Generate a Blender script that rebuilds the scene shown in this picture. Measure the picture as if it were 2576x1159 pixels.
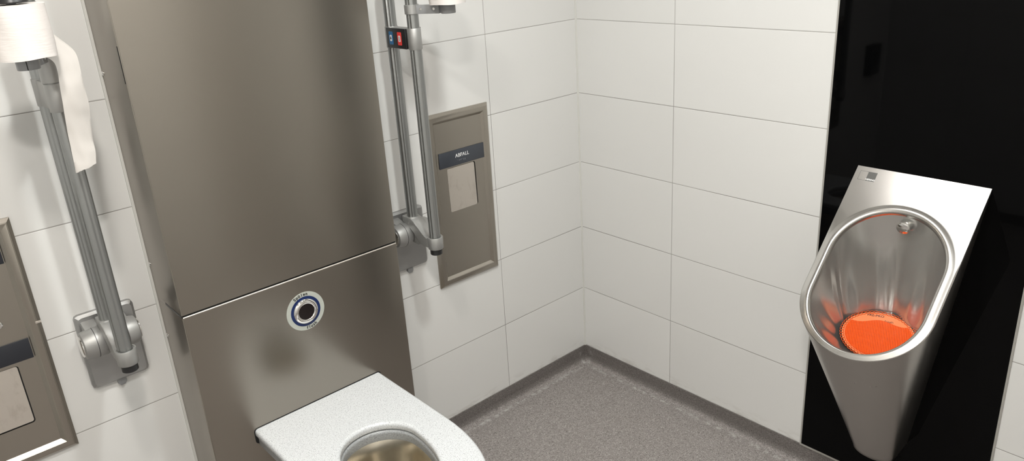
import bpy, bmesh, math, random
from mathutils import Vector, Matrix
PI = math.pi
S = bpy.context.scene
C = S.collection
for o in list(bpy.data.objects): bpy.data.objects.remove(o)

# ------------------------------------------------------------------ camera
# world: wall A (back wall) is y=0, wall B (right wall) is x=0, their corner is the z axis, tile joints every 0.3 m from z=0
cam_d = bpy.data.cameras.new('camera')
cam = bpy.data.objects.new('camera', cam_d); C.objects.link(cam)
RX = Vector((0.74172386, -0.6680523, -0.05959727))
RY = Vector((-0.27841135, -0.22583297, -0.93353446))
RZ = Vector((0.61019082, 0.70901734, -0.35349905))
M = Matrix.Identity(4)
for i in range(3):
    M[i][0] = RX[i]; M[i][1] = -RY[i]; M[i][2] = -RZ[i]
M.translation = Vector((-2.31820175, -2.21889162, 1.850985))
cam.matrix_world = M
cam_d.sensor_width = 36
cam_d.lens = 1934.96 * 36 / 2576
cam_d.shift_y = -22.93 / 2576
cam_d.clip_start = 0.02
S.camera = cam

# ------------------------------------------------------------------ world and exposure
S.view_settings.view_transform = 'Standard'
S.view_settings.look = 'None'
S.view_settings.gamma = 1
S.view_settings.use_curve_mapping = False
S.view_settings.exposure = 0.0
w = bpy.data.worlds.new('world'); S.world = w; w.use_nodes = True
w.node_tree.nodes['Background'].inputs[0].default_value = (1, 0.95, 0.88, 1)
w.node_tree.nodes['Background'].inputs[1].default_value = 0.05

CEIL = 2.8
FL = -0.075
XL = -2.972      # left wall
YF = -3.1        # wall behind the camera
# ceiling downlights: (x, y, watts)
LIGHTS = [(-0.68, -0.88, 4, (1.0, .965, .93)), (-1.25, -1.40, 27, (.98, 1.0, .98)), (-2.25, -2.05, 33, (1.0, .955, .90)),
          (-2.12, -1.30, 18, (1.0, .95, .89))]

# ------------------------------------------------------------------ materials
def mat(name, col=(.8, .8, .8), rough=.5, metal=0.0, **k):
    m = bpy.data.materials.new(name); m.use_nodes = True
    b = m.node_tree.nodes['Principled BSDF']
    b.inputs['Base Color'].default_value = (*col, 1)
    b.inputs['Roughness'].default_value = rough
    b.inputs['Metallic'].default_value = metal
    for a, v in k.items(): b.inputs[a].default_value = v
    return m
def N(m, t, **k):
    n = m.node_tree.nodes.new(t)
    for a, v in k.items(): setattr(n, a, v)
    return n
def L(m, a, b): m.node_tree.links.new(a, b)
def bsdf(m): return m.node_tree.nodes['Principled BSDF']
def math_n(m, op, a, b=None, c=None):
    n = N(m, 'ShaderNodeMath', operation=op)
    for i, v in enumerate((a, b, c)):
        if v is None: continue
        if isinstance(v, (int, float)): n.inputs[i].default_value = v
        else: L(m, v, n.inputs[i])
    return n.outputs[0]
def obj_coord(m):
    return N(m, 'ShaderNodeTexCoord').outputs['Object']
def mapped(m, vec, scale=(1, 1, 1)):
    n = N(m, 'ShaderNodeMapping'); n.inputs['Scale'].default_value = scale
    L(m, vec, n.inputs['Vector']); return n.outputs[0]
def noise(m, vec, scale, detail=2, rough=.5):
    n = N(m, 'ShaderNodeTexNoise'); n.inputs['Scale'].default_value = scale
    n.inputs['Detail'].default_value = detail; n.inputs['Roughness'].default_value = rough
    L(m, vec, n.inputs['Vector']); return n.outputs['Fac']
def ramp(m, fac, stops):
    n = N(m, 'ShaderNodeValToRGB'); e = n.color_ramp.elements
    while len(e) > 1: e.remove(e[-1])
    for i, (p, c) in enumerate(stops):
        if i == 0: e[0].position = p; x = e[0]
        else: x = e.new(p)
        x.color = (*c, 1) if len(c) == 3 else c
    L(m, fac, n.inputs[0]); return n.outputs[0]
def mixc(m, fac, a, b, mode='MIX'):
    n = N(m, 'ShaderNodeMix', data_type='RGBA', blend_type=mode)
    for i, v in ((0, fac), (6, a), (7, b)):
        if isinstance(v, (int, float)): n.inputs[i].default_value = v
        elif isinstance(v, tuple): n.inputs[i].default_value = (*v, 1)
        else: L(m, v, n.inputs[i])
    return n.outputs[2]
def bump(m, h, strength=.1, dist=.001, nrm=None):
    n = N(m, 'ShaderNodeBump'); n.inputs['Strength'].default_value = strength
    n.inputs['Distance'].default_value = dist
    L(m, h, n.inputs['Height'])
    if nrm is not None: L(m, nrm, n.inputs['Normal'])
    return n.outputs[0]

def tile_mat(name, axis, off):
    """white 60 x 30 cm wall tiles, joint lines at off + 0.6 n along the axis and 0.3 n in z"""
    m = mat(name, (.6, .6, .58), .3)
    oc = obj_coord(m); sp = N(m, 'ShaderNodeSeparateXYZ'); L(m, oc, sp.inputs[0])
    h = sp.outputs[axis]
    def line(v, o, p, wd):
        a = math_n(m, 'ADD', v, o + p * 40 + p / 2)
        f = math_n(m, 'MODULO', a, p)
        d = math_n(m, 'ABSOLUTE', math_n(m, 'SUBTRACT', f, p / 2))
        return math_n(m, 'LESS_THAN', d, wd), d
    l1, d1 = line(h, off, .6, .0011)
    l2, d2 = line(sp.outputs[2], 0, .3, .0011)
    ln = math_n(m, 'MAXIMUM', l1, l2)
    # each tile a hair lighter or darker
    cx = math_n(m, 'FLOOR', math_n(m, 'DIVIDE', math_n(m, 'ADD', h, off + 24), .6))
    cz = math_n(m, 'FLOOR', math_n(m, 'DIVIDE', math_n(m, 'ADD', sp.outputs[2], 12), .3))
    cb = N(m, 'ShaderNodeCombineXYZ'); L(m, cx, cb.inputs[0]); L(m, cz, cb.inputs[1])
    wn = N(m, 'ShaderNodeTexWhiteNoise'); L(m, cb.outputs[0], wn.inputs[0])
    tc = ramp(m, wn.outputs['Value'], [(0, (.675, .675, .66)), (1, (.70, .70, .685))])
    nz = noise(m, oc, 3.0, 3)
    tc = mixc(m, math_n(m, 'MULTIPLY', nz, .10), tc, (.60, .59, .57))
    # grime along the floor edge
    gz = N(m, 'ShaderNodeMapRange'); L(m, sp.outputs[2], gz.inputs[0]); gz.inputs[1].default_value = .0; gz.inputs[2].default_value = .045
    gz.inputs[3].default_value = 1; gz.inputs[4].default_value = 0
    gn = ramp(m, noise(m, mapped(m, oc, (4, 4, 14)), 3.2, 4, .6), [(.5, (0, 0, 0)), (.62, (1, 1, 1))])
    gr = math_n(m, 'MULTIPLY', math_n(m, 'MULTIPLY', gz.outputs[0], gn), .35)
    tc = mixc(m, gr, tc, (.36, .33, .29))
    gc = ramp(m, noise(m, oc, 2.3, 2), [(.35, (.24, .23, .215)), (.65, (.38, .37, .35))])
    L(m, mixc(m, ln, tc, gc), bsdf(m).inputs['Base Color'])
    L(m, math_n(m, 'ADD', math_n(m, 'MULTIPLY', ln, .5), .32), bsdf(m).inputs['Roughness'])
    hgt = math_n(m, 'MINIMUM', math_n(m, 'MULTIPLY', math_n(m, 'MINIMUM', d1, d2), 1 / .003), 1.0)
    b1 = bump(m, hgt, .5, .0012)
    b2 = bump(m, noise(m, oc, 5, 1), .08, .004, b1)
    L(m, b2, bsdf(m).inputs['Normal'])
    return m
M_TA = tile_mat('white_tile_back', 0, .4815)
M_TB = tile_mat('white_tile_side', 1, .4897)

def steel(name, col, rough, scale=(1, 1, 60), aniso=.0, bstr=.06, stain=.0):
    m = mat(name, col, rough, 1.0)
    oc = obj_coord(m)
    g = noise(m, mapped(m, oc, scale), 14, 3, .6)
    L(m, math_n(m, 'ADD', math_n(m, 'MULTIPLY', g, .03), rough - .015), bsdf(m).inputs['Roughness'])
    big = noise(m, oc, 2.2, 3, .5)
    c = mixc(m, math_n(m, 'MULTIPLY', big, .25), col, tuple(x * .82 for x in col))
    if stain:
        s = ramp(m, noise(m, mapped(m, oc, (1, 1, .6)), 26, 4, .6), [(.54, (0, 0, 0)), (.66, (1, 1, 1))])
        c = mixc(m, math_n(m, 'MULTIPLY', s, stain), c, (.30, .24, .18))
    L(m, c, bsdf(m).inputs['Base Color'])
    if bstr: L(m, bump(m, g, bstr, .0006), bsdf(m).inputs['Normal'])
    if aniso:
        bsdf(m).inputs['Anisotropic'].default_value = aniso
    return m
M_CAB = steel('brushed_steel_cabinet', (.335, .308, .272), .29, (1.5, 1.5, .1), bstr=0)
M_PAN = steel('brushed_steel_panel', (.40, .37, .325), .34, (50, 50, 1), bstr=.01)
M_FLAP = steel('light_steel_flap', (.76, .71, .65), .45, (1, 1, 30), bstr=.02, stain=.18)
M_URI = steel('urinal_steel', (.55, .535, .51), .22, (1, 1, 1), bstr=.0)
M_URIB = steel('urinal_body_steel', (.44, .42, .395), .28, (1, 1, 1), bstr=.0)
M_BOWL = steel('bowl_steel', (.50, .495, .475), .20, (1, 1, 1), bstr=0)
bsdf(M_BOWL).inputs['Metallic'].default_value = .82
M_PANB = steel('pan_steel', (.72, .66, .55), .22, (3, 3, 30), stain=.12)
M_ALU = steel('satin_aluminium', (.36, .37, .365), .42, (40, 40, 1), bstr=.01)
M_CAST = mat('cast_aluminium', (.40, .40, .39), .5, .75)
M_CASTD = mat('matt_grey_plate', (.36, .36, .355), .42, .75)
M_CHR = mat('chrome', (.8, .79, .77), .08, 1.0)
M_BLK = mat('black_plastic', (.012, .012, .013), .35)
M_DARK = mat('dark_gap', (.006, .006, .006), .7)
M_SEAL = mat('silicone_sealant', (.60, .60, .57), .45)
M_TRIM = mat('grey_edge_trim', (.40, .39, .36), .4, .3)
M_GLASS = mat('black_glass', (.0012, .0012, .0013), .03, 0.0, **{'Specular IOR Level': .10})
M_BLUE = mat('blue_button', (.015, .13, .30), .4)
M_RED = mat('red_button', (.72, .035, .03), .4)
M_WHITE = mat('white_print', (.8, .8, .8), .5)
M_SILV = mat('pale_print', (.55, .57, .6), .5)
M_NAVY = mat('blue_ring', (.003, .016, .085), .3)
M_LABEL = mat('pale_label', (.42, .44, .40), .4)
M_SLATE = mat('slate_name_plate', (.042, .048, .060), .35)
M_SLATE2 = mat('dark_name_plate', (.018, .020, .026), .38)
M_INK = mat('black_print', (.01, .01, .01), .5)
M_LENS = mat('sensor_lens', (.006, .003, .003), .12)
M_CEIL = mat('white_ceiling', (.82, .81, .79), .7)
M_DOOR = mat('pale_door', (.50, .48, .45), .5)
M_KICK = mat('dark_kick_plate', (.04, .038, .036), .4)
M_GREYP = mat('grey_print', (.10, .10, .095), .4, .3)
M_MOULD = mat('grey_plastic', (.25, .255, .26), .42)
M_LOGOW = mat('polished_print', (.80, .79, .76), .35)

def speckle(name, base, dark, light, sc, dk=.36, lt=.64, rough=.5, bs=.25):
    m = mat(name, base, rough)
    oc = obj_coord(m)
    a = noise(m, oc, sc, 3, .7); b = noise(m, mapped(m, oc, (1.13, 1.07, 1.21)), sc * .8, 3, .7)
    d = ramp(m, a, [(dk - .03, (1, 1, 1)), (dk + .03, (0, 0, 0))])
    l = ramp(m, b, [(lt - .03, (0, 0, 0)), (lt + .03, (1, 1, 1))])
    c = mixc(m, d, base, dark); c = mixc(m, l, c, light)
    L(m, c, bsdf(m).inputs['Base Color'])
    if bs: L(m, bump(m, a, bs, .0006), bsdf(m).inputs['Normal'])
    return m, c, oc
M_SEAT, _, _ = speckle('speckled_white_seat', (.65, .675, .69), (.33, .34, .36), (.76, .785, .80), 330, .415, .60, .25, .0)
M_RIM, _, _ = speckle('speckled_rim_shaded', (.33, .345, .35), (.17, .175, .18), (.45, .47, .48), 330, .42, .60, .35, .0)  # greyed copy of the seat speckle; shade inside the opening is in the colour
M_FLOOR, fc, oc = speckle('speckled_grey_floor', (.275, .255, .245), (.085, .075, .072), (.45, .42, .405), 230, .42, .57, .6, .3)
def scuff_shade_floor(m, fc, oc):
    sp = N(m, 'ShaderNodeSeparateXYZ'); L(m, oc, sp.inputs[0])
    big = noise(m, oc, 2.5, 3)
    c = mixc(m, math_n(m, 'MULTIPLY', big, .35), fc, (.19, .165, .15))
    # scuffed pale line where the mop stops at the foot of the cove
    def band(v, pos, wd):
        d = math_n(m, 'ABSOLUTE', math_n(m, 'ADD', v, pos))
        r = N(m, 'ShaderNodeMapRange'); L(m, d, r.inputs[0]); r.inputs[1].default_value = 0; r.inputs[2].default_value = wd
        r.inputs[3].default_value = 1; r.inputs[4].default_value = 0; return r.outputs[0]
    b = math_n(m, 'MAXIMUM', band(sp.outputs[0], .038, .016), band(sp.outputs[1], .038, .016))
    n1 = ramp(m, noise(m, oc, 45, 5, .75), [(.46, (0, 0, 0)), (.60, (1, 1, 1))])
    c = mixc(m, math_n(m, 'MULTIPLY', math_n(m, 'MULTIPLY', b, n1), .75), c, (.55, .54, .52))
    sc = ramp(m, noise(m, mapped(m, oc, (1, 1, 1)), 7, 5, .75), [(.66, (0, 0, 0)), (.74, (1, 1, 1))])
    c = mixc(m, math_n(m, 'MULTIPLY', sc, .15), c, (.34, .33, .33))
    # shade on the coved upstand is painted into the floor colour
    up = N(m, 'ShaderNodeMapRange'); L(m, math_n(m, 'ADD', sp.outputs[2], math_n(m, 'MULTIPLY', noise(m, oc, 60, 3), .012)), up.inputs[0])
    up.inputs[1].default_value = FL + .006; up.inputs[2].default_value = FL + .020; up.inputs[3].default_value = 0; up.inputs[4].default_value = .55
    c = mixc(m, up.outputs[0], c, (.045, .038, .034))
    L(m, c, bsdf(m).inputs['Base Color'])
scuff_shade_floor(M_FLOOR, fc, oc)

def paper_mat():
    m = mat('toilet_paper', (.66, .625, .60), .9)
    oc = obj_coord(m)
    a = noise(m, mapped(m, oc, (5, 5, 40)), 5, 4, .6)
    e = N(m, 'ShaderNodeTexVoronoi'); e.inputs['Scale'].default_value = 90; L(m, oc, e.inputs['Vector'])
    h = math_n(m, 'ADD', a, math_n(m, 'MULTIPLY', e.outputs['Distance'], .12))
    L(m, bump(m, h, .3, .003), bsdf(m).inputs['Normal'])
    bsdf(m).inputs['Subsurface Weight'].default_value = .0
    return m
M_PAPER = paper_mat()
def sheet_mat():
    m = mat('toilet_paper_sheet', (.72, .695, .665), .9)
    oc = obj_coord(m)
    e = N(m, 'ShaderNodeTexVoronoi'); e.inputs['Scale'].default_value = 300; L(m, oc, e.inputs['Vector'])
    L(m, bump(m, math_n(m, 'ADD', noise(m, oc, 24, 3), math_n(m, 'MULTIPLY', e.outputs['Distance'], .2)), .3, .002), bsdf(m).inputs['Normal'])
    t = N(m, 'ShaderNodeBsdfTranslucent'); t.inputs[0].default_value = (.8, .77, .73, 1)
    mx = N(m, 'ShaderNodeMixShader'); mx.inputs[0].default_value = .35
    L(m, bsdf(m).outputs[0], mx.inputs[1]); L(m, t.outputs[0], mx.inputs[2])
    L(m, mx.outputs[0], m.node_tree.nodes['Material Output'].inputs[0])
    return m
M_SHEET = sheet_mat()
def orange_mat(name, col, rough, trans=.0, lines=False):
    m = mat(name, col, rough)
    b = bsdf(m); b.inputs['Transmission Weight'].default_value = trans
    b.inputs['IOR'].default_value = 1.3
    if lines:
        oc = obj_coord(m)
        rt = N(m, 'ShaderNodeMapping'); rt.inputs['Rotation'].default_value = (0, 0, math.radians(-22)); L(m, oc, rt.inputs[0]); oc = rt.outputs[0]
        wv = N(m, 'ShaderNodeTexWave', bands_direction='Y'); wv.inputs['Scale'].default_value = 70
        wv.inputs['Distortion'].default_value = .4; L(m, oc, wv.inputs['Vector'])
        wx = N(m, 'ShaderNodeTexWave', bands_direction='X'); wx.inputs['Scale'].default_value = 9
        wx.inputs['Distortion'].default_value = 3; L(m, oc, wx.inputs['Vector'])
        h = math_n(m, 'ADD', wv.outputs['Fac'], math_n(m, 'MULTIPLY', noise(m, oc, 60, 4, .7), 4.0))
        h = math_n(m, 'ADD', h, math_n(m, 'MULTIPLY', wx.outputs['Fac'], .7))
        L(m, bump(m, h, .9, .0015), b.inputs['Normal'])
        c = mixc(m, ramp(m, wv.outputs['Fac'], [(.2, (1, 1, 1)), (.5, (0, 0, 0))]), col, tuple(x * .6 for x in col))
        L(m, c, b.inputs['Base Color'])
    return m
M_ORG = orange_mat('orange_bristle_plastic', (1.0, .105, .012), .33, .0, True)
M_ORF = orange_mat('pale_orange_film', (.80, .22, .09), .28)
M_ORL = orange_mat('orange_loop_plastic', (.55, .085, .02), .28)

# ------------------------------------------------------------------ mesh helpers (world coordinates)
def nb(): return bmesh.new()
def box(bm, x0, x1, y0, y1, z0, z1, bev=0, seg=2):
    v = [bm.verts.new(p) for p in ((x0, y0, z0), (x1, y0, z0), (x1, y1, z0), (x0, y1, z0), (x0, y0, z1), (x1, y0, z1), (x1, y1, z1), (x0, y1, z1))]
    fs = [bm.faces.new([v[i] for i in f]) for f in ((3, 2, 1, 0), (4, 5, 6, 7), (0, 1, 5, 4), (1, 2, 6, 5), (2, 3, 7, 6), (3, 0, 4, 7))]
    if bev:
        es = set(e for f in fs for e in f.edges)
        bmesh.ops.bevel(bm, geom=list(es), offset=bev, segments=seg, affect='EDGES', profile=.5)
    return bm
def frame_of(d):
    d = Vector(d).normalized()
    a = Vector((0, 0, 1)) if abs(d.z) < .9 else Vector((1, 0, 0))
    u = d.cross(a).normalized(); return u, d.cross(u).normalized(), d
def loft(bm, rings, closed=True, cap0=False, cap1=False):
    R = [[bm.verts.new(p) for p in r] for r in rings]
    n = len(R[0])
    for a, b in zip(R, R[1:]):
        for i in range(n if closed else n - 1):
            j = (i + 1) % n
            try: bm.faces.new((a[i], a[j], b[j], b[i]))
            except ValueError: pass
    if cap0: bm.faces.new(list(reversed(R[0])))
    if cap1: bm.faces.new(R[-1])
    return R
def lathe(bm, p, d, prof, seg=40):
    """prof: (radius, height along d) from point p"""
    u, v, d = frame_of(d); p = Vector(p)
    rings = [[p + d * h + (u * math.cos(2 * PI * i / seg) + v * math.sin(2 * PI * i / seg)) * max(r, 1e-5) for i in range(seg)] for r, h in prof]
    loft(bm, rings, True, True, True)
    return bm
def cyl(bm, p0, p1, r, seg=32, bev=0):
    p0 = Vector(p0); p1 = Vector(p1); h = (p1 - p0).length
    pr = [(r, 0), (r, h)] if not bev else [(r - bev, 0), (r, bev), (r, h - bev), (r - bev, h)]
    return lathe(bm, p0, p1 - p0, pr, seg)
def sweep(bm, path, rfun, seg=48):
    path = [Vector(p) for p in path]; rings = []
    t0 = (path[1] - path[0]).normalized(); u, v, _ = frame_of(t0)
    for k, p in enumerate(path):
        t = (path[min(k + 1, len(path) - 1)] - path[max(k - 1, 0)]).normalized()
        q = t0.rotation_difference(t); u = q @ u; v = q @ v; t0 = t
        rings.append([p + (u * math.cos(a) + v * math.sin(a)) * rfun(a) for a in (2 * PI * i / seg for i in range(seg))])
    loft(bm, rings, True, True, True); return bm
def prism(bm, pts, axis, a0, a1, bev=0):
    """polygon given in the two other axes, extruded along axis"""
    def P(p, a):
        q = list(p); q.insert(axis, a); return Vector(q)
    r0 = [bm.verts.new(P(p, a0)) for p in pts]; r1 = [bm.verts.new(P(p, a1)) for p in pts]
    n = len(pts); fs = [bm.faces.new(list(reversed(r0))), bm.faces.new(r1)]
    for i in range(n): fs.append(bm.faces.new((r0[i], r0[(i + 1) % n], r1[(i + 1) % n], r1[i])))
    if bev:
        bmesh.ops.bevel(bm, geom=list(fs[0].edges) + list(fs[1].edges), offset=bev, segments=2, affect='EDGES', profile=.5)
    return bm
def rrect(w, h, r, n=6):
    out = []
    for cx, cy, a in ((w / 2 - r, h / 2 - r, 0), (-w / 2 + r, h / 2 - r, 90), (-w / 2 + r, -h / 2 + r, 180), (w / 2 - r, -h / 2 + r, 270)):
        for i in range(n + 1):
            t = math.radians(a + 90 * i / n); out.append((cx + r * math.cos(t), cy + r * math.sin(t)))
    return out

def obj(name, bm, m, parent=None, smooth=35, label=None):
    bmesh.ops.recalc_face_normals(bm, faces=bm.faces)
    base = Vector((0, 0, 0)); q = parent
    while q is not None: base += q.location; q = q.parent
    if base.length: bmesh.ops.translate(bm, vec=-base, verts=bm.verts)
    me = bpy.data.meshes.new(name); bm.to_mesh(me); bm.free()
    o = bpy.data.objects.new(name, me); C.objects.link(o)
    for x in (m if isinstance(m, (list, tuple)) else [m]): me.materials.append(x)
    if smooth:
        for p in me.polygons: p.use_smooth = True
        try: me.set_sharp_from_angle(angle=math.radians(smooth))
        except Exception: pass
    if parent: o.parent = parent
    if label: o['label'] = label
    return o
def thing(name, loc, label, cat, group=None):
    o = bpy.data.objects.new(name, None); C.objects.link(o); o.location = loc
    o.empty_display_size = .05
    o['label'] = label; o['category'] = cat
    if group: o['group'] = group
    return o
def wn(o):
    m = o.modifiers.new('weighted_normal', 'WEIGHTED_NORMAL'); m.keep_sharp = True; m.weight = 100; return o
def struct(name, bm, m, smooth=0, label=None):
    o = obj(name, bm, m, None, smooth, label); o['kind'] = 'structure'; return o

def text_mesh(body, size, depth=.0004, align='CENTER', bold=0.0, shear=0.0):
    c = bpy.data.curves.new('text', 'FONT'); c.body = body; c.size = size; c.extrude = depth
    c.align_x = align; c.align_y = 'CENTER'; c.offset = bold; c.shear = shear; c.resolution_u = 3
    o = bpy.data.objects.new('text', c); C.objects.link(o)
    dg = bpy.context.evaluated_depsgraph_get()
    me = bpy.data.meshes.new_from_object(o.evaluated_get(dg))
    bpy.data.objects.remove(o); bpy.data.curves.remove(c); return me
def add_text(bm, body, size, mtx, **k):
    me = text_mesh(body, size, **k); n = len(bm.verts)
    bm.from_mesh(me); bm.verts.ensure_lookup_table()
    bmesh.ops.transform(bm, matrix=mtx, verts=bm.verts[n:])
    bpy.data.meshes.remove(me); return bm
def basis(o, ux, uy):
    ux = Vector(ux).normalized(); uy = Vector(uy).normalized(); uz = ux.cross(uy)
    m = Matrix.Identity(4)
    for i in range(3): m[i][0] = ux[i]; m[i][1] = uy[i]; m[i][2] = uz[i]
    m.translation = Vector(o); return m

# ------------------------------------------------------------------ room shell
PY0, PY1 = -1.6942, -1.0957     # black glass panel
b = nb(); box(b, XL - .1, .1, 0, .1, FL - .1, CEIL); struct('wall_back', b, M_TA)
b = nb(); box(b, 0, .1, YF, -.0, FL - .1, CEIL); struct('wall_right', b, M_TB)
b = nb(); box(b, XL - .1, XL, YF, 0, FL - .1, CEIL); struct('wall_left', b, M_TB)
b = nb(); box(b, XL - .1, .1, YF - .1, YF, FL - .1, CEIL); struct('wall_front', b, M_TA)
b = nb(); box(b, XL - .1, .1, YF - .1, .1, FL - .1, FL); struct('floor', b, M_FLOOR)
b = nb(); box(b, XL - .1, .1, YF - .1, .1, CEIL, CEIL + .1); struct('ceiling', b, M_CEIL)
# door behind the photographer
b = nb(); box(b, -1.35, -.35, YF, YF + .04, FL, 2.06, .003); dr = struct('door_1', b, M_DOOR)
# coved skirting: floor sheet curving up the walls
def cove_profile():
    R = .026; pts = [(0.0, 0.0), (-.0035, 0.0), (-.0035, -.045)]
    for i in range(9):
        a = PI / 2 * i / 8
        # quarter ellipse from vertical at the wall to flat on the floor
        pts.append((-.0035 - R * (1 - math.cos(a)), -.045 + (FL + .0455) * math.sin(a)))
    pts.append((0, FL)); return pts
cp = cove_profile()
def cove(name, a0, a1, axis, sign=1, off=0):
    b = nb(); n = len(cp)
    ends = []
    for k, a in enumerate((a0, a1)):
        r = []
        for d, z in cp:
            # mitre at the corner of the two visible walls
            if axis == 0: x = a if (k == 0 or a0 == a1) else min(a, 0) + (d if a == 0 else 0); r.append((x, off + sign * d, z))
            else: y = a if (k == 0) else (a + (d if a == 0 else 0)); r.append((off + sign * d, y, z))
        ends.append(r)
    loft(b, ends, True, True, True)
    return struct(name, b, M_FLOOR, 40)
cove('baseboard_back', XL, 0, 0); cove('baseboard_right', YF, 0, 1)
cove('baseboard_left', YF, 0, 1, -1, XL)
# corner sealant and sealant beside the cabinet
b = nb(); prism(b, [(0, 0), (-.006, 0), (-.0045, -.0045), (0, -.006)], 2, 0, CEIL); struct('trim_1', b, M_SEAL)
# trims around the black panel
b = nb(); box(b, -.006, 0, PY1, PY1 + .0055, .0, CEIL); struct('trim_2', b, M_TRIM)
b = nb(); box(b, -.006, 0, PY0 - .0055, PY0, .0, CEIL); struct('trim_3', b, M_TRIM)
b = nb(); box(b, -.007, 0, PY0 - .0055, PY1 + .0055, .0, .006); struct('trim_4', b, M_TRIM)
b = nb(); box(b, -.0045, -.0001, PY0, PY1, .006, CEIL)
t = obj('glass_panel', b, M_GLASS, None, 0)
t['label'] = 'tall glossy black glass panel set in the right wall behind the steel urinal'; t['category'] = 'wall panel'

# ceiling lamps
for i, (x, y, pw, lc) in enumerate(LIGHTS):
    where = ['near the tiled corner', 'in the middle of the room', 'over the place where the viewer stands', 'between the left rail and the viewer'][i]
    t = thing('ceiling_light', (x, y, CEIL), 'round white ceiling downlight ' + where, 'ceiling light', 'round ceiling downlights')
    b = nb(); lathe(b, (x, y, CEIL), (0, 0, -1), [(.105, 0), (.105, .008), (.095, .012), (.085, .006)], 48); obj('bezel', b, M_CEIL, t)
    b = nb(); lathe(b, (x, y, CEIL - .0061), (0, 0, -1), [(.084, 0), (.080, .002)], 48)
    em = mat('lamp_diffuser_%d' % i, (.9, .9, .9), .5)
    bsdf(em).inputs['Emission Color'].default_value = (*lc, 1); bsdf(em).inputs['Emission Strength'].default_value = pw / (PI * PI * .084 ** 2) * 1.0
    d = obj('diffuser', b, em, t)

# ------------------------------------------------------------------ steel cabinet behind the toilet
CX0, CX1, CY, GAP = -1.782, -1.083, -.2, .922
t = thing('steel_cabinet', (-1.4325, 0, FL), 'tall brown-tinted brushed steel cabinet housing the toilet cistern on the back wall', 'cabinet')
b = nb(); box(b, CX0 + .002, CX1 - .002, CY + .0055, 0, FL, CEIL - .001); obj('carcass', b, M_DARK, t, 0)
def shell(z0, z1, name, cutx=None):
    b = nb(); e = .0022
    # folded sheet: front and two sides with rounded long edges
    prof = [(CX0, -.0005), (CX0, CY + .004), (CX0 + .0012, CY + .0012), (CX0 + .004, CY), (CX1 - .004, CY), (CX1 - .0012, CY + .0012), (CX1, CY + .004), (CX1, -.0005)]
    inn = [(CX0 + e, -.0005), (CX0 + e, CY + .005), (CX0 + .003, CY + .003), (CX0 + .005, CY + e), (CX1 - .005, CY + e), (CX1 - .003, CY + .003), (CX1 - e, CY + .005), (CX1 - e, -.0005)]
    prism(b, prof + inn[::-1], 2, z0, z1)
    return obj(name, b, M_CAB, t, 30)
up = shell(GAP + .0045, CEIL - .001, 'upper_panel')
# polished return under the upper panel / lower panel top fold
lp = shell(FL, GAP - .0035, 'lower_panel')
b = nb(); cyl(b, (CX0 + .003, CY + .0028, GAP - .0040), (CX1 - .003, CY + .0028, GAP - .0040), .0030, 12)
obj('bright_folded_edge', b, M_FLAP, lp, 40)
b = nb(); box(b, CX0 - .0003, CX0 + .0030, CY + .003, -.072, GAP - .0035, GAP + .0035)
obj('seam', b, M_BLK, t, 0)
b = nb(); box(b, CX0, CX0 + .003, -.072, -.0005, GAP - .0035, GAP + .0045); obj('side_web', b, M_CAB, t, 0)
for z0_, z1_ in ((FL, GAP - .0035), (GAP + .0045, CEIL - .001)):
    b = nb(); cyl(b, (CX0 + .0010, CY + .0010, z0_), (CX0 + .0010, CY + .0010, z1_), .0013, 12); obj('bright_folded_edge', b, M_PAN, t, 40)  # thin lighter strip added to paint the highlight along the front left edge
b = nb(); box(b, CX0 - .0006, CX0 + .0005, CY + .0035, CY + .0075, 1.558, 1.648); obj('lock_slot', b, M_DARK, t, 0)
for z in (1.568, .802, 1.03, .30):
    b = nb(); lathe(b, (CX0, -.018, z), (-1, 0, 0), [(.0058, 0), (.0058, .0015), (.004, .0035), (.001, .0042)], 16); obj('screw', b, M_CHR, t)
b = nb(); box(b, CX0 - .007, CX0 - .0003, -.006, -.0002, 0, CEIL); struct('trim_5', b, M_SEAL)
b = nb(); box(b, CX1 + .0003, CX1 + .004, -.006, -.0002, 0, CEIL); struct('trim_6', b, M_SEAL)

# flush button
fx, fz = -1.431, .806
fb = thing('flush_button', (fx, CY, fz), 'round touchless flush sensor with blue ring lettered Spülen and flush', 'flush button')
b = nb(); lathe(b, (fx, CY, fz), (0, -1, 0), [(.0625, -.001), (.0625, .0008), (.062, .0012), (.0485, .0012)], 72); obj('label_ring', b, M_LABEL, fb, 30)
b = nb(); lathe(b, (fx, CY, fz), (0, -1, 0), [(.0485, 0), (.0485, .0018), (.0475, .0022), (.041, .0022)], 72); obj('blue_ring', b, M_NAVY, fb, 30, 'dark blue ring')
b = nb(); lathe(b, (fx, CY, fz), (0, -1, 0), [(.0405, 0), (.0405, .003), (.0385, .006), (.034, .0085), (.030, .0095), (.0265, .0085), (.0255, .0065)], 72); obj('bezel', b, M_CHR, fb, 60, 'polished chrome bezel')
b = nb(); lathe(b, (fx, CY, fz), (0, -1, 0), [(.0255, 0), (.0255, .0068), (.0005, .0072)], 48); obj('sensor_window', b, M_LENS, fb, 30, 'black sensor window')
def ring_text(word, r, a_mid, step, flip, size):
    b = nb(); n = len(word)
    for i, ch in enumerate(word):
        k = i - (n - 1) / 2
        a = a_mid + (-k if not flip else k) * step
        rad = Vector((math.cos(a), 0, math.sin(a)))
        tan = Vector((math.sin(a), 0, -math.cos(a)))
        ux, uy = (tan, rad) if not flip else (-tan, -rad)
        add_text(b, ch, size, basis(Vector((fx, CY - .0014, fz)) + rad * r, ux, uy), depth=.0002, bold=.0004)
    return b
obj('lettering', ring_text('Spülen', .0555, math.radians(100), .150, False, .0135), M_INK, fb, 0)
obj('lettering', ring_text('flush', .0555, math.radians(-78), .135, True, .0135), M_INK, fb, 0)

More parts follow.
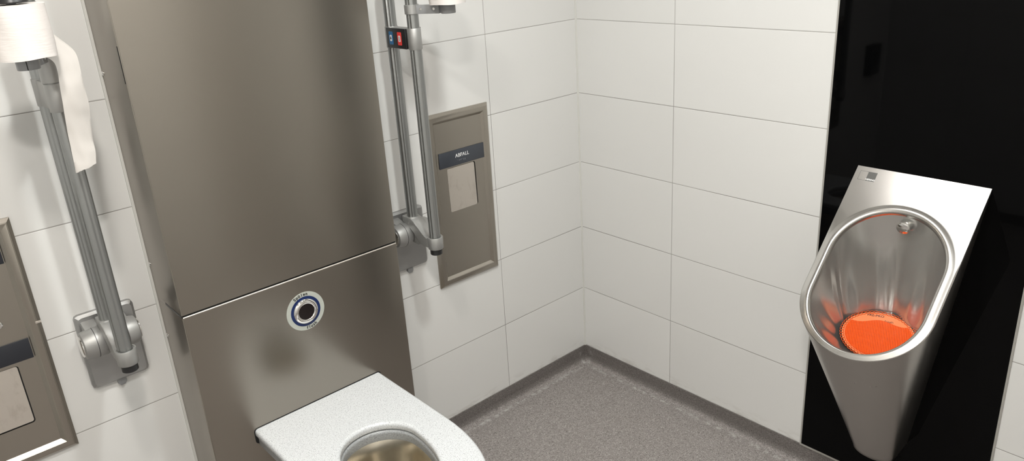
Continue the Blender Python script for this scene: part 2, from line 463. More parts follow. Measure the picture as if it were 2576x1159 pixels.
# ------------------------------------------------------------------ toilet
sx, sz = -1.432, .492
YB, SW, YFR = CY + .012, .2225, -.93
tl = thing('toilet', (sx, CY, FL), 'wall-hung steel toilet with pale speckled seat in front of the cabinet', 'toilet')
def seat_outline(w, yf, rc=.012, n=28, yb=YB):
    """counter-clockwise from back right; straight sides then an elliptical front"""
    ys = -.56; pts = []
    pts.append((sx + w, yb)); pts.append((sx + w, (yb + ys) / 2))
    for i in range(n + 1):
        a = PI * i / n
        e = 1.0 / 1.12
        cxx = math.copysign(abs(math.cos(a)) ** e, math.cos(a)); syy = abs(math.sin(a)) ** e
        pts.append((sx + w * cxx, ys - (ys - yf) * syy * 1.0))
    pts.append((sx - w, (yb + ys) / 2)); pts.append((sx - w, yb))
    pts += [(sx - w * .5, yb), (sx, yb), (sx + w * .5, yb)]
    return pts
def hole_outline(w, yb, yf, n):
    ym = yb - w * .98; out = []
    for i in range(n):
        a = -2 * PI * i / n
        c_, s_ = math.cos(a + PI / 2), math.sin(a + PI / 2)
        if s_ >= 0: out.append((sx + w * c_, ym + (yb - ym) * s_))
        else: out.append((sx + w * c_, ym + (ym - yf) * s_ if False else ym - (ym - yf) * (-s_)))
    return out
def ray_outline(poly, cx, cy, angs):
    out = []
    n = len(poly)
    for a in angs:
        dx, dy = math.cos(a), math.sin(a); best = None
        for i in range(n):
            x1, y1 = poly[i]; x2, y2 = poly[(i + 1) % n]
            ex, ey = x2 - x1, y2 - y1; den = dx * ey - dy * ex
            if abs(den) < 1e-12: continue
            t = ((x1 - cx) * ey - (y1 - cy) * ex) / den; u = ((x1 - cx) * dy - (y1 - cy) * dx) / den
            if t > 0 and -1e-6 <= u <= 1 + 1e-6 and (best is None or t > best): best = t
        out.append((cx + dx * best, cy + dy * best))
    return out
HC = (sx, -.585)
so = seat_outline(SW, YFR)
corner_a = [math.atan2(y - HC[1], x - HC[0]) for x, y in ((sx + SW, YB), (sx - SW, YB))]
angs = sorted([a for a in (2 * PI * i / 96 - PI for i in range(96)) if all(abs(a - c) > .03 for c in corner_a)] + corner_a)
HB, HF, HW = -.439, -.79, .1165
ho = hole_outline(HW, HB, HF, 96)
outer = ray_outline(so, *HC, angs); inner = ray_outline(ho, *HC, angs)
def inset(poly, d):   # towards the hole centre (positive) roughly by distance d
    out = []
    n = len(poly)
    for i, (x, y) in enumerate(poly):
        x0, y0 = poly[i - 1]; x1, y1 = poly[(i + 1) % n]
        tx, ty = x1 - x0, y1 - y0; l = math.hypot(tx, ty) or 1
        nx, ny = -ty / l, tx / l
        out.append((x + nx * d, y + ny * d))
    return out
def ring3(poly, z): return [(x, y, z) for x, y in poly]
TH = .024
def seat_mesh(z1, th, out, inn, r=.011):
    b = nb()
    seqs = []
    for a in (0, 30, 60, 90):
        t = math.radians(a); seqs.append((inset(out, r * (1 - math.sin(t)) if 0 else r - r * math.cos(PI / 2 - t) if 0 else r * math.sin(t)), z1 - r + r * math.cos(t) if 0 else z1 - r * (1 - math.sin(t))))
    rings = [ring3(inset(out, .004), z1 - th), ring3(out, z1 - th + .004)]
    for k in range(5):
        t = PI / 2 * k / 4
        rings.append(ring3(inset(out, r * (1 - math.cos(t))), z1 - r + r * math.sin(t)))
    r2 = .010
    for k in range(6):
        t = PI / 2 * k / 5
        rings.append(ring3(inset(inn, -r2 * (1 - math.sin(t))), z1 - r2 + r2 * math.cos(t)))
    rings.append(ring3(inset(inn, 0), z1 - th + .003)); rings.append(ring3(inset(inn, -.003), z1 - th)); rings.append(rings[0])
    loft(b, rings, True)
    bmesh.ops.remove_doubles(b, verts=b.verts, dist=1e-5)
    return b
wn(obj('seat', seat_mesh(sz, TH, outer, inner), M_SEAT, tl, 50))
o2 = ray_outline(seat_outline(SW - .006, YFR + .010), *HC, angs)
i2 = ray_outline(hole_outline(HW - .002, HB - .003, HF + .004, 96), *HC, angs)
wn(obj('rim', seat_mesh(sz - TH - .002, .034, o2, i2, .003), M_RIM, tl, 50))
# black gasket outlining the seat where it passes into the cabinet
b = nb(); gp = rrect(2 * SW + .006, TH + .030, .012); loft(b, [[(sx + x, yy, sz - TH / 2 - .0122 + z) for x, z in gp] for yy in (CY - .0012, CY + .0005)], True, True, True)
obj('gasket', b, M_BLK, tl, 40)
# steel pan
pan_out_top = ray_outline(seat_outline(SW - .022, YFR + .03), *HC, angs)
b = nb(); rings = []
for k, (f, z) in enumerate(((1.0, sz - TH - .032), (.97, .42), (.86, .32), (.70, .20), (.60, .12))):
    rings.append([(sx + (x - sx) * f, CY - .0015 + (y - CY) * f, z) for x, y in pan_out_top])
loft(b, rings, True, False, True); obj('pan_body', b, M_PANB, tl, 50)
b = nb(); rings = []
for f, z in ((1.10, sz - TH - .031), (1.06, .43), (.98, .39), (.82, .33), (.60, .27), (.35, .235), (.05, .225)):
    rings.append([(HC[0] + (x - HC[0]) * f, HC[1] + (y - HC[1]) * f, z) for x, y in i2])
loft(b, rings, True, False, True); obj('bowl', b, M_PANB, tl, 60, 'stained steel bowl')

# ------------------------------------------------------------------ framed steel wall units (waste flaps)
def wall_unit(name, x0, x1, z0, z1, label, cat):
    t = thing(name, ((x0 + x1) / 2, 0, z0), label, cat)
    fw, sl, dp, rec = .027, .010, .015, .006
    b = nb()
    def R(i, y): return [(x0 + i, -y, z0 + i), (x1 - i, -y, z0 + i), (x1 - i, -y, z1 - i), (x0 + i, -y, z1 - i)]
    loft(b, [R(0, 0), R(0, dp - .009), R(.010, dp), R(fw, dp), R(fw + sl, rec), R(fw + sl, .0005)], True)
    es = [e for e in b.edges if all(abs(v.co.y + dp) < 1e-6 for v in e.verts)]
    bmesh.ops.bevel(b, geom=es, offset=.0012, segments=2, affect='EDGES')
    obj('frame', b, M_PAN, t, 40)
    return t, fw + sl, rec
def recess(b, x0, x1, z0, z1, y, hx0, hx1, hz0, hz1, r=.008):
    """flat panel with a rounded opening"""
    w, h = hx1 - hx0, hz1 - hz0; cx, cz = (hx0 + hx1) / 2, (hz0 + hz1) / 2; g = .004
    hole = [(cx + p[0], cz + p[1]) for p in rrect(w, h, r)]
    X0, X1, Z0, Z1 = hx0 - g, hx1 + g, hz0 - g, hz1 + g
    big = ray_outline([(X0, Z0), (X1, Z0), (X1, Z1), (X0, Z1)], cx, cz, [math.atan2(z - cz, x - cx) for x, z in hole])
    for X, Z in ((X0, Z0), (X1, Z0), (X1, Z1), (X0, Z1)):
        i = min(range(len(big)), key=lambda k: (big[k][0] - X) ** 2 + (big[k][1] - Z) ** 2); big[i] = (X, Z)
    loft(b, [[(x, y, z) for x, z in big], [(x, y, z) for x, z in hole], [(x, y + .0015, z) for x, z in hole], [(x, y + .004, z) for x, z in hole]], True)
    for A0, A1, B0, B1 in ((x0, x1, z0, Z0), (x0, x1, Z1, z1), (x0, X0, Z0, Z1), (X1, x1, Z0, Z1)):
        b.faces.new([b.verts.new((p, y, q_)) for p, q_ in ((A0, B0), (A1, B0), (A1, B1), (A0, B1))])
    return hole
def name_plate(t, x0, x1, z0, z1, y, m):
    b = nb(); box(b, x0, x1, y - .0032, y, z0, z1, .0012)
    return obj('name_plate', b, m, t, 30, 'dark slate name plate')

BX0, BX1, BZ0, BZ1 = -.7925, -.5015, .5825, 1.254
t, ins, rec = wall_unit('waste_flap_unit', BX0, BX1, BZ0, BZ1, 'framed steel waste flap unit with slate ABFALL name plate right of the toilet', 'waste bin')
yr = -rec
b = nb(); recess(b, BX0 + ins, BX1 - ins, BZ0 + ins, BZ1 - ins, yr, -.7125, -.5795, .872, 1.0435); obj('recessed_panel', b, M_PAN, t, 30)
b = nb(); box(b, -.715, -.577, -.0012, -.0004, .868, 1.047); obj('dark_opening', b, M_DARK, t, 0)
b = nb()
pts = [(p[0] - .6470, p[1] + .9565) for p in rrect(.1285, .1690, .006)]
loft(b, [[(x, -.0022 - (1.045 - z) * .016, z) for x, z in pts], [(x, -.0030 - (1.045 - z) * .016, z) for x, z in pts]], True, True, True); obj('flap', b, M_FLAP, t, 30, 'pale scratched steel flap')
np_ = name_plate(t, -.7465, -.5325, 1.0480, 1.1065, yr, M_SLATE)
b = nb(); add_text(b, 'ABFALL', .0195, basis((-.640, yr - .0034, 1.0835), (1, 0, 0), (0, 0, 1)), depth=.0003, bold=.0001); obj('lettering', b, M_WHITE, np_, 0, 'white ABFALL lettering')
b = nb()
br = {0: (1,), 1: (1, 2), 2: (1, 2, 4), 3: (1,), 4: (1, 2, 3), 5: (1, 2, 3)}
for k in range(6):
    for d in br[k]:
        dx = .0022 if d > 3 else 0; dz = -((d - 1) % 3) * .0024
        lathe(b, (-.6615 + k * .0068 + dx, yr - .0031, 1.0665 + dz), (0, -1, 0), [(.0008, 0), (.0006, .0004), (.0001, .0006)], 8)
obj('braille', b, M_SILV, np_, 60)

t, ins, rec = wall_unit('towel_and_waste_unit', -2.3655, -2.0745, .5725, 1.254, 'framed steel wall unit left of the left support rail, cut by the photo edge', 'dispenser')
LX0, LX1, LZ0, LZ1 = -2.3655, -2.0745, .5725, 1.254
b = nb(); recess(b, LX0 + ins, LX1 - ins, LZ0 + ins, LZ1 - ins, yr, -2.290, -2.1535, .688, .8615); obj('recessed_panel', b, M_PAN, t, 30)
b = nb(); box(b, -2.293, -2.151, -.0012, -.0004, .684, .865); obj('dark_opening', b, M_DARK, t, 0)
b = nb(); pts = [(p[0] - 2.2225, p[1] + .7755) for p in rrect(.132, .168, .006)]
loft(b, [[(x, -.0026 - (.862 - z) * .010, z) for x, z in pts], [(x, -.0036 - (.862 - z) * .010, z) for x, z in pts]], True, True, True); obj('flap', b, M_FLAP, t, 30, 'pale steel flap')
name_plate(t, -2.327, -2.1135, .8705, .9285, yr, M_SLATE2)
name_plate(t, -2.327, -2.1135, 1.1415, 1.20, yr, M_SLATE2)
b = nb(); lathe(b, (-2.166, yr, .985), (0, -1, 0), [(.0095, 0), (.0095, .003), (.007, .0045), (.001, .005)], 24); obj('lock', b, M_CHR, t)
b = nb(); box(b, -2.0885, -2.0755, -.0165, -.0145, .962, .968, .0005); obj('flange_glint', b, M_FLAP, t, 0)  # small pale bar added in place of a glint on the frame
# small dark fixture further left, seen only mirrored in the black glass
b = nb(); box(b, -2.795, -2.66, -.045, 0, .84, 1.03, .004)
t = thing('dark_wall_box', (-2.7275, 0, .84), 'small dark box on the back wall, seen only mirrored in the black glass', 'wall box')
obj('housing', b, M_BLK, t)
b = nb(); box(b, -2.765, -2.69, -.047, -.0452, .91, .985, .001); obj('window', b, M_GLASS, t)

# ------------------------------------------------------------------ folding support rails
RY_, FY = -.083, -.207     # rear and front tube
def support_rail(x, s, label):
    """s = +1: right of the toilet; the side facing the toilet is -s"""
    t = thing('support_rail', (x, 0, .72), label, 'support rail', 'fold-up support rails')
    pc = x + .010 if s < 0 else x + .014
    # wall plate: shallow slab with bevelled rim
    b = nb(); pts = rrect(.152, .226, .011, 2)
    def RR(i, y):
        k = 1 - 2 * i / .152; kz = 1 - 2 * i / .226
        return [(pc + p[0] * k, y, .8315 + p[1] * kz) for p in pts]
    loft(b, [RR(0, 0), RR(0, -.012), RR(.007, -.020), RR(.010, -.020)], True, False, True)
    obj('wall_plate', b, M_CASTD, t, 25)
    b = nb(); prism(b, [(pc - .012, .7215), (pc - .012, .706), (pc - .006, .698), (pc + .006, .698), (pc + .012, .706), (pc + .012, .7215)], 1, -.010, -.0005, .001)
    obj('plate_tab', b, M_MOULD, t, 30)
    # hinge barrel across the plate, with stepped ends
    hz, hy = .877, -.062
    for q in (-1, 1):
        b = nb()
        lathe(b, (x + q * .014, hy, hz), (q, 0, 0), [(.040, 0), (.0415, .002), (.0415, .026), (.0395, .045), (.0365, .055), (.031, .058)], 48)
        # web to the plate
        prism(b, [(-.019, hz + .050), (hy, hz + .0395), (hy, hz - .038), (-.019, hz - .034)], 0, x + q * .018, x + q * .055, .004)
        obj('hinge_barrel', b, M_CAST, t, 40)
        b = nb(); lathe(b, (x + q * .0725, hy, hz), (q, 0, 0), [(.030, -.003), (.030, .0015), (.026, .0035), (.006, .0045), (.001, .0045)], 40)
        obj('hinge_cap', b, M_CHR, t, 40, 'bright round hinge cap')
    for q in (-1, 1):
        b = nb(); cyl(b, (x + q * .0385, hy, hz), (x + q * .0398, hy, hz), .0419, 48); obj('hinge_seam', b, M_DARK, t, 40)
    b = nb(); cyl(b, (x - .0145, hy, hz), (x + .0145, hy, hz), .0385, 48); obj('hinge_core', b, M_CAST, t, 40)
    # cast bracket from rear socket down to the front ring
    b = nb()
    side = [(-.050, .942), (-.100, .942), (-.118, .936), (-.138, .920), (-.160, .900), (-.172, .8925), (-.190, .893), (-.190, .8575), (-.160, .857), (-.142, .864), (-.124, .884), (-.104, .905), (-.080, .916), (-.050, .920)]
    prism(b, side, 0, x - .0225, x + .0225, .0035)
    prism(b, [(-.052, .922), (-.100, .912), (-.128, .884), (-.140, .862), (-.120, .848), (-.085, .850), (-.060, .870)], 0, x - .013, x + .013, .002)
    lathe(b, (x, FY, .8545), (0, 0, 1), [(.0245, 0), (.0258, .0015), (.0265, .040), (.0255, .042), (.0215, .042), (.0205, .040)], 48)
    lathe(b, (x, RY_, .919), (0, 0, 1), [(.022, 0), (.0245, .004), (.0245, .022), (.023, .0245), (.018, .0245)], 40)
    obj('bracket', b, M_CAST, t, 40)
    # fluted tube: rear leg up, bend, front leg down
    zt = 1.700; R = (RY_ - FY) / 2; path = [(x, RY_, .93), (x, RY_, 1.2), (x, RY_, zt - .001)]
    for i in range(17):
        a = PI * i / 16; path.append((x, (RY_ + FY) / 2 + R * math.cos(a), zt + R * math.sin(a)))
    path += [(x, FY, zt - .001), (x, FY, 1.2), (x, FY, .858)]
    def rf(a): return .0186 - .0017 * max(0.0, math.cos(5 * a + .5)) ** 2
    b = nb(); sweep(b, path, rf, 96); obj('tube', b, M_ALU, t, 60)
    b = nb(); cyl(b, (x, FY, .834), (x, FY, .857), .0205, 40, .0015); obj('end_cap', b, M_BLK, t, 40, 'black end cap')
    # clamp joining both tubes, with radio buttons on the toilet side
    cl0, cl1 = 1.523, 1.588
    b = nb()
    for y in (RY_, FY):
        lathe(b, (x, y, cl0), (0, 0, 1), [(.0205, 0), (.0212, .001), (.0212, cl1 - cl0 - .001), (.0205, cl1 - cl0)], 40)
    box(b, x - .0145, x + .0145, FY, RY_, cl0 + .001, cl1 - .001, .003)
    cla = obj('clamp', b, M_CAST, t, 40)
    b = nb(); box(b, x + .0180, x + .0208, FY - .0075, FY - .0055, cl0 + .001, cl1 + .001); obj('clamp_gap', b, M_DARK, cla, 0)
    xs = sorted((x - s * .0140, x - s * .0228))
    b = nb(); box(b, xs[0], xs[1], FY + .017, RY_ - .001, cl0 + .0015, cl1 - .0015, .002); rp = obj('button_plate', b, M_BLK, cla, 30, 'black button plate')
    for y, mt, nm in ((-.111, M_BLUE, 'blue button'), (-.158, M_RED, 'red button')):
        b = nb(); X = x - s * .0228; pts = [(y + p[0], (cl0 + cl1) / 2 + p[1]) for p in rrect(.021, .040, .0025, 3)]
        loft(b, [[(X, p, q) for p, q in pts], [(X - s * .0009, p, q) for p, q in pts]], True, True, True); obj('button', b, mt, cla, 30, nm)
        b = nb(); X -= s * .0009; pts = [(y + p[0], (cl0 + cl1) / 2 + p[1]) for p in rrect(.011, .019, .003, 4)]
        loft(b, [[(X, p, q) for p, q in pts], [(X - s * .0004, p, q) for p, q in pts]], True, True, True); obj('button_symbol', b, M_WHITE, cla, 0, 'white symbol')
        b = nb(); X -= s * .0004
        if mt is M_RED:
            for k in range(4): box(b, *sorted((X, X - s * .0002)), y - .0022, y + .0022, (cl0 + cl1) / 2 - .0068 + k * .0036, (cl0 + cl1) / 2 - .0046 + k * .0036)
        else:
            lathe(b, (X, y, (cl0 + cl1) / 2 - .001), (-s, 0, 0), [(.0034, 0), (.0034, .0002)], 16)
            prism(b, [(y - .0032, (cl0 + cl1) / 2), (y + .0032, (cl0 + cl1) / 2), (y, (cl0 + cl1) / 2 + .0068)], 0, *sorted((X, X - s * .0002)))
        obj('button_mark', b, M_INK, cla, 0)
    return t
support_rail(-.935, 1, 'grey fluted fold-up support rail to the right of the toilet cabinet, buttons on its clamp')
support_rail(-1.937, -1, 'grey fluted fold-up support rail to the left of the toilet cabinet, behind loose paper')

def paper_holder(x, s, z, label, hh, gh):
    """clip-on roll holder; arm leaves the front tube diagonally outward"""
    t = thing('roll_holder', (x, FY, z), label, 'paper holder', 'roll holders on the support rails')
    d = Vector((s * .057, -.108, 0)); L_ = d.length; u = d.normalized(); n = Vector((-u.y, u.x, 0))
    o = Vector((x, FY, 0))
    b = nb(); lathe(b, (x, FY, z), (0, 0, 1), [(.0215, 0), (.0225, .001), (.0225, hh - .001), (.0215, hh)], 40)
    obj('ring_clamp', b, M_CAST, t, 40)
    b = nb()
    def slab(l0, l1, w, z0, z1, b):
        P = [o + u * l0 + n * w, o + u * l1 + n * w, o + u * l1 - n * w, o + u * l0 - n * w]
        prism(b, [(p.x, p.y) for p in P], 2, z0, z1, .0012)
    slab(.018, .095, .0085, z + gh, z + hh - .002, b)
    arm = obj('arm', b, M_MOULD, t, 35)
    for l in (.034, .078):
        for q in (-1, 1):
            P = o + u * l + n * .0085 * q + Vector((0, 0, z + hh * .5 + gh * .5))
            b = nb(); lathe(b, P, n * q, [(.0042, 0), (.0038, .0008), (.0015, .0009), (.001, .0004)], 16); obj('screw', b, M_CHR, arm, 40)
    P = o + u * L_
    b = nb(); lathe(b, (P.x, P.y, z + gh), (0, 0, 1), [(.0215, 0), (.0222, .001), (.0222, hh - gh - .003), (.0215, hh - gh - .002)], 40); obj('hub', b, M_MOULD, t, 40)
    hx, hy_ = (P.x + .0217, P.y - .0035) if s > 0 else (P.x - .006, P.y - .0213)
    b = nb(); box(b, hx - .0008, hx + .0008, hy_ - .0008, hy_ + .0008, z + gh + .0005, z + hh - .003); obj('hub_slit', b, M_DARK, t, 0)
    b = nb(); cyl(b, (P.x, P.y, z + hh - .003), (P.x, P.y, z + hh + .112), .009, 24, .002); obj('spindle', b, M_MOULD, t, 40)
    b = nb(); lathe(b, (P.x, P.y, z + hh + .110), (0, 0, 1), [(.010, 0), (.032, .001), (.033, .004), (.030, .010), (.010, .012)], 40); obj('top_cap', b, M_BLK, t, 40)
    return Vector((P.x, P.y, z + hh))
P1 = paper_holder(-.935, 1, 1.6300, 'grey clip-on arm holding a paper roll on the right support rail', .028, .0)
P2 = paper_holder(-1.937, -1, 1.590, 'grey clip-on arm under the paper roll on the left support rail', .071, .047)

def roll(P, r, h, label):
    t = thing('toilet_roll', P, label, 'toilet roll')
    b = nb(); n = 96; random.seed(3)
    def rr(a, z): return r + .0009 * math.sin(3 * a + 1) + .0006 * math.sin(7 * a + 40 * z) + .0007 * math.sin(55 * z + 2 * a)
    rings = [[(P.x + .021 * math.cos(a), P.y + .021 * math.sin(a), P.z + .0015) for a in (2 * PI * i / n for i in range(n))],
             [(P.x + (r - .003) * math.cos(a), P.y + (r - .003) * math.sin(a), P.z + .0005 + .0008 * math.sin(5 * a)) for a in (2 * PI * i / n for i in range(n))]]
    for k in range(15):
        z = h * k / 14
        rings.append([(P.x + rr(a, z) * math.cos(a), P.y + rr(a, z) * math.sin(a), P.z + z + .0008 * math.sin(4 * a)) for a in (2 * PI * i / n for i in range(n))])
    rings.append([(P.x + (r - .003) * math.cos(a), P.y + (r - .003) * math.sin(a), P.z + h) for a in (2 * PI * i / n for i in range(n))])
    rings.append([(P.x + .021 * math.cos(a), P.y + .021 * math.sin(a), P.z + h) for a in (2 * PI * i / n for i in range(n))])
    loft(b, rings, True); obj('paper_winding', b, M_PAPER, t, 60)
    b = nb(); rings = [[(P.x + q * math.cos(a), P.y + q * math.sin(a), P.z + z) for a in (2 * PI * i / 40 for i in range(40))] for q, z in ((.0208, .001), (.0208, h), (.0198, h), (.0198, .001))]
    loft(b, rings + [rings[0]], True); obj('cardboard_core', b, mat('cardboard', (.30, .24, .18), .9), t, 60)
    return t
r1 = roll(P1, .0555, .100, 'white paper roll at the top edge, on the right rail holder')
r2 = roll(P2, .0595, .108, 'white paper roll with a long loose sheet, on the left rail holder')

# loose end of the left roll: ribbon between two edge curves (x, z at its own depth y)
EA = [(-1.968, -.255, 1.752), (-1.935, -.250, 1.715), (-1.9061, -.245, 1.683), (-1.8865, -.252, 1.655), (-1.8860, -.262, 1.622), (-1.8890, -.268, 1.585), (-1.8870, -.262, 1.540), (-1.8905, -.256, 1.500), (-1.8962, -.256, 1.4555), (-1.8990, -.262, 1.425), (-1.9045, -.265, 1.400)]
EB = [(-1.975, -.262, 1.665), (-1.952, -.262, 1.655), (-1.936, -.266, 1.640), (-1.934, -.268, 1.618), (-1.937, -.270, 1.592), (-1.940, -.272, 1.562), (-1.9425, -.268, 1.525), (-1.9445, -.262, 1.490), (-1.9463, -.260, 1.450), (-1.9485, -.262, 1.415), (-1.9505, -.264, 1.388)]
def catmull(P, n):
    P = [Vector(p) for p in P]; out = []
    for i in range(len(P) - 1):
        p0, p1, p2, p3 = P[max(i - 1, 0)], P[i], P[i + 1], P[min(i + 2, len(P) - 1)]
        for k in range(n):
            t = k / n
            out.append(.5 * ((2 * p1) + (p2 - p0) * t + (2 * p0 - 5 * p1 + 4 * p2 - p3) * t * t + (3 * p1 - p0 - 3 * p2 + p3) * t ** 3))
    out.append(P[-1]); return out
A, B = catmull(EA, 6), catmull(EB, 6)
rows = []
NC = 12
for k, (a, q) in enumerate(zip(A, B)):
    row = []
    for j in range(NC + 1):
        f = j / NC; p = a.lerp(q, f)
        p.y += -.007 * math.sin(PI * f) + .0008 * math.sin(11 * f + k * .35) * (1 if 0 < f < 1 else .4) + .0005 * math.sin(k * .8 + 4 * f)
        if k == len(A) - 1: p.z += .0004 * math.sin(f * 40) + .0008 * math.sin(f * 11)
        row.append(p)
    rows.append(row)
b = nb(); f0 = [[p + Vector((0, -.0002, 0)) for p in r] for r in rows]; f1 = [[p + Vector((0, .0002, 0)) for p in reversed(r)] for r in rows]
loft(b, [x + y for x, y in zip(f0, f1)], True, True, True)
obj('loose_sheet', b, M_SHEET, r2, 60, 'loose torn sheet hanging from the roll')

# ------------------------------------------------------------------ urinal
UC, UZ, SL = -1.3885, 1.103, 1.05
q = math.hypot(1, SL); TX, TZ = -1 / q, -SL / q           # direction of growing t in the slanted plane
NX, NZ = -SL / q, 1 / q                                    # outward normal
UT = .593; HWD = .1885
def U(yy, tt, h=0.0): return Vector((-.0048 + TX * tt + NX * h, UC + yy, UZ + TZ * tt + NZ * h))
u = thing('urinal', (0, UC, .17), 'steel urinal with slanted oval opening hanging on the black glass panel', 'urinal')
a_h, t0h, t1h = .1560, .132, .572                          # hole half width and extent
hole_c0, hole_c1 = t0h + a_h, t1h - a_h
thc = [2 * PI * i / 144 for i in range(144)]
cang = math.atan2(HWD, hole_c0)                            # plate corner direction from the upper arc centre
# parameter list: upper arc (seen from centre of upper arc), sides, lower arc
par = []
nA = 48
aa = sorted([PI * i / nA for i in range(nA + 1)] + [PI / 2 - cang, PI / 2 + cang])
for a in aa: par.append(('up', a))                          # from right side (+y) over the top to -y
for i in range(1, 8): par.append(('l', i / 8))
for i in range(nA + 1): par.append(('dn', PI * i / nA))
for i in range(1, 8): par.append(('r', i / 8))
def hole_pt(kind, v, off, ext=0):
    r = a_h + off
    if kind == 'up': return (r * math.cos(v), hole_c0 - r * math.sin(v))
    if kind == 'l': return (-r, hole_c0 + (hole_c1 - hole_c0) * v)
    if kind == 'dn': return (-r * math.cos(v), hole_c1 + r * math.sin(v))
    return (r, hole_c1 + (hole_c0 - hole_c1) * v)
Rlow = HWD
def outer_pt(kind, v):
    if kind == 'up':
        c_, s_ = math.cos(v), math.sin(v)
        k = min(HWD / abs(c_) if abs(c_) > 1e-9 else 1e9, hole_c0 / s_ if s_ > 1e-9 else 1e9)
        return (c_ * k, max(hole_c0 - s_ * k, 0))
    if kind == 'l': return (-HWD, hole_c0 + (hole_c1 - hole_c0) * v)
    if kind == 'dn': return (-HWD * math.cos(v), hole_c1 + (UT - hole_c1) * math.sin(v))
    return (HWD, hole_c1 + (hole_c0 - hole_c1) * v)
BCX, BZ = -.168, .600                                      # centre of bowl bottom
def bottom_pt(kind, v, r):
    if kind == 'up': a = v; return (r * math.cos(a), r * math.sin(a))
    if kind == 'l': return (-r, 0)
    if kind == 'dn': return (-r * math.cos(v), -r * math.sin(v))
    return (r, 0)
b = nb(); rings = []
for f in (0, .15, .35, .6, .85, 1.0):                      # outer body, bottom to rim, then the rim and the bowl are separate parts
    pass
def body_ring(f):
    """f = 0 at the rim, 1 at the foot"""
    out = []
    for k, v in par:
        y, t_ = outer_pt(k, v); top = U(y, t_, -.004)
        bt = Vector((-.0048 - t_ / UT * .135, UC + y * .068 / HWD, .205 - t_ / UT * .02))
        out.append(top.lerp(bt, f))
    return out
for f in (0, .03, .2, .4, .6, .8, .93): rings.append(body_ring(f))
last = body_ring(1.0); cc = sum((Vector(p) for p in last), Vector()) / len(last)
for sc, dz in ((1.0, 0), (.97, -.012), (.86, -.024), (.6, -.034), (.25, -.038)):
    rings.append([Vector((-.0048 + (p.x + .0048) * (sc if sc < 1 else 1), UC + (p.y - UC) * sc, p.z + dz)) for p in last])
loft(b, rings, True, False, True); wn(obj('body', b, M_URIB, u, 40))
# front plate with rolled lip
b = nb(); rings = []
rings.append([U(*outer_pt(k, v), -.004) for k, v in par])
rings.append([U(*outer_pt(k, v), -.0012) for k, v in par])
def ins_outer(k, v, d, h):
    y, t_ = outer_pt(k, v)
    hy, ht = hole_pt(k, v, 0); dv = Vector((hy - y, ht - t_)); l = dv.length or 1
    dv /= l; return U(y + dv.x * d, t_ + dv.y * d, h)
rings.append([ins_outer(k, v, .0012, .0) for k, v in par])
def off_pt(k, v, off, h):
    y, t_ = hole_pt(k, v, off); oy, ot = outer_pt(k, v)
    # never beyond the outer edge
    hy, ht = hole_pt(k, v, 0); lim = math.hypot(oy - hy, ot - ht) - .0025
    if off > lim: y, t_ = hole_pt(k, v, lim)
    return U(y, t_, h)
for off, h in ((.030, .0004), (.024, .0018), (.017, .0036), (.011, .0042), (.006, .0030), (.0025, .0002), (.0008, -.005), (-.0002, -.010)):
    # where the lip runs into the outer edge, squeeze the offsets
    r_ = []
    for k, v in par:
        oy, ot = outer_pt(k, v); hy, ht = hole_pt(k, v, 0); lim = math.hypot(oy - hy, ot - ht) - .0020
        o_ = off if lim > .032 else (off * min(1, lim / .032) if off > 0 else off)
        y, t_ = hole_pt(k, v, o_); r_.append(U(y, t_, h))
    rings.append(r_)
loft(b, rings, True); wn(obj('front_plate', b, M_URI, u, 50))
# bowl funnel
b = nb(); rings = []
def bowl_pt(k, v, f):
    y, t_ = hole_pt(k, v, 0); p = U(y, t_, -.010)
    by_, bx_ = bottom_pt(k, v, .093)
    e = f + .16 * math.sin(PI * f) * 0
    bt = Vector((BCX + bx_, UC + by_, BZ))
    m = p.lerp(bt, e)
    # slight belly
    c_ = U(0, (hole_c0 + hole_c1) / 2, -.15)
    ph = math.atan2(by_, bx_)
    fold = 1.3 * (.0062 * math.sin(5 * ph + .6) + .0030 * math.sin(9 * ph + 2.1) + .0010 * math.sin(16 * ph + .4) + .0022 * math.exp(-((ph - .12) / .07) ** 2) + .0022 * math.exp(-((ph - .42) / .06) ** 2))
    return m + (m - Vector((BCX, UC, m.z))).normalized() * (.010 * math.sin(PI * f) * (1 if k != 'up' else .6) + fold * math.sin(PI * f ** 1.3) * (.4 + .6 * f))
for f in [i / 14 for i in range(15)]: rings.append([bowl_pt(k, v, f) for k, v in par])
rings.append([Vector((BCX + (p.x - BCX) * .5, UC + (p.y - UC) * .5, BZ - .02)) for p in rings[-1]])
rings.append([Vector((BCX + (p.x - BCX) * .1, UC + (p.y - UC) * .1, BZ - .025)) for p in rings[-1]])
loft(b, rings, True, False, True); obj('bowl', b, M_BOWL, u, 60, 'dull water-streaked steel bowl')
# flush nozzle
nzp = Vector((-.092, UC - .004, .972))
b = nb(); lathe(b, nzp + Vector((.02, 0, .004)), (-1, 0, -.22), [(.011, 0), (.011, .026), (.0175, .0265), (.0185, .028), (.0185, .034), (.0165, .0355), (.001, .036)], 40); obj('flush_nozzle', b, M_CHR, u, 40, 'round chrome flush nozzle')
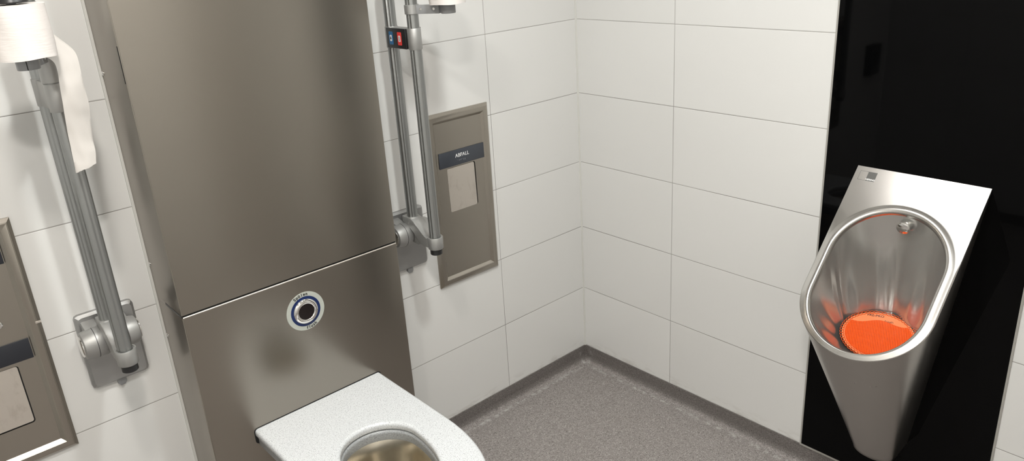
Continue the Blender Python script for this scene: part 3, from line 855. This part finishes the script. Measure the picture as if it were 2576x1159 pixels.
# maker's mark on the plate
def quad_plate(y0, y1, ta, tb, h, m, name, parent, label=None):
    b = nb(); loft(b, [[U(y0, ta, h0), U(y1, ta, h0), U(y1, tb, h0), U(y0, tb, h0)] for h0 in (0, h)], True, True, True)
    return obj(name, b, m, parent, 0, label)
y0 = -1.2155 - UC; ym = -1.2400 - UC; y1 = -1.2668 - UC
b = nb()
for (ya, yb, ta, tb) in ((y0, ym, .0165, .0171), (y0, ym, .0470, .0476), (y0, y0 - .0006, .0165, .0476)):
    loft(b, [[U(ya, ta, h0), U(yb, ta, h0), U(yb, tb, h0), U(ya, tb, h0)] for h0 in (0, .0003)], True, True, True)
obj('maker_mark', b, M_GREYP, u, 0, 'thin outlined square')
mk = quad_plate(ym, y1, .0165, .0476, .0004, M_GREYP, 'maker_mark', u, 'dark grey square with small lettering')
b = nb(); add_text(b, 'HERING', .0078, basis(U((ym + y1) / 2, .0430, .0006), (0, -1, 0), (-TX, 0, -TZ)), depth=.0002, bold=.0002); obj('lettering', b, M_WHITE, mk, 0)

# ------------------------------------------------------------------ urinal screen mat
MC = Vector((-.172, UC + .002, .640)); MR = .106
tilt = math.radians(20)
yaw = math.radians(22)
mu = Vector((-math.cos(tilt) * math.cos(yaw), -math.cos(tilt) * math.sin(yaw), -math.sin(tilt)))
mv = Vector((-math.sin(yaw), math.cos(yaw), 0)); mn = mv.cross(mu) if mv.cross(mu).z > 0 else mu.cross(mv)
def MP(a, r, h=0): return MC + (mu * math.cos(a) * r * .93 + mv * math.sin(a) * r) + mn * h
ms = thing('urinal_screen', MC - Vector((0, 0, .02)), 'bright orange scalloped deodorising mat lying in the urinal bowl', 'urinal mat')
b = nb(); n = 96
loft(b, [[MP(2 * PI * i / n, MR - .0045, h) for i in range(n)] for h in (-.0015, .0008)], True, True, True); obj('film', b, M_ORF, ms, 30, 'pale orange film')
b = nb()
NL = 54
for i in range(NL):
    a = 2 * PI * i / NL; c_ = MP(a, MR - .0045, .0008)
    rad = (MP(a, MR) - MC).normalized(); tan = mn.cross(rad)
    path = [c_ + rad * .0056 * math.cos(t_) + tan * .0060 * math.sin(t_) for t_ in (2 * PI * k / 14 for k in range(14))]
    rings = []
    for k, p in enumerate(path):
        o_ = (p - c_).normalized(); rings.append([p + (o_ * math.cos(w_) + mn * math.sin(w_)) * .0012 for w_ in (2 * PI * j / 6 for j in range(6))])
    loft(b, rings + [rings[0]], True)
bmesh.ops.remove_doubles(b, verts=b.verts, dist=1e-6)
obj('scalloped_edge', b, M_ORL, ms, 60, 'ring of small orange loops')
# bristle field: covers all but the upper strip with the print
b = nb(); chord = -.050; pts = []
rB = MR - .013
a_c = math.acos(max(-1, min(1, chord / rB)))
for i in range(61):
    a = -a_c + 2 * a_c * i / 60; pts.append((rB * math.cos(a) * .93, rB * math.sin(a)))
for i in range(1, 16):
    f = i / 16; y = pts[60][1] * (1 - f) + pts[0][1] * f
    pts.append((chord * .93 + .010 * math.sin(PI * f) ** 2 * -1 + .004 * math.sin(9 * f), y))
loft(b, [[MC + mu * p + mv * q_ + mn * h for p, q_ in pts] for h in (.0005, .0030)], True, True, True)
obj('bristle_field', b, M_ORG, ms, 30, 'ribbed vivid orange bristles')
b = nb()
add_text(b, 'FRE-PRO', .0125, basis(MC - mu * .079 + mv * .012 + mn * .0011, -mv, -mu), depth=.0001, bold=.0003)
add_text(b, 'fresh', .0125, basis(MC - mu * .060 - mv * .026 + mn * .0011, -mv, -mu), depth=.0001, bold=.0001)
obj('lettering', b, mat('dark_orange_print', (.09, .03, .015), .5), ms, 0)
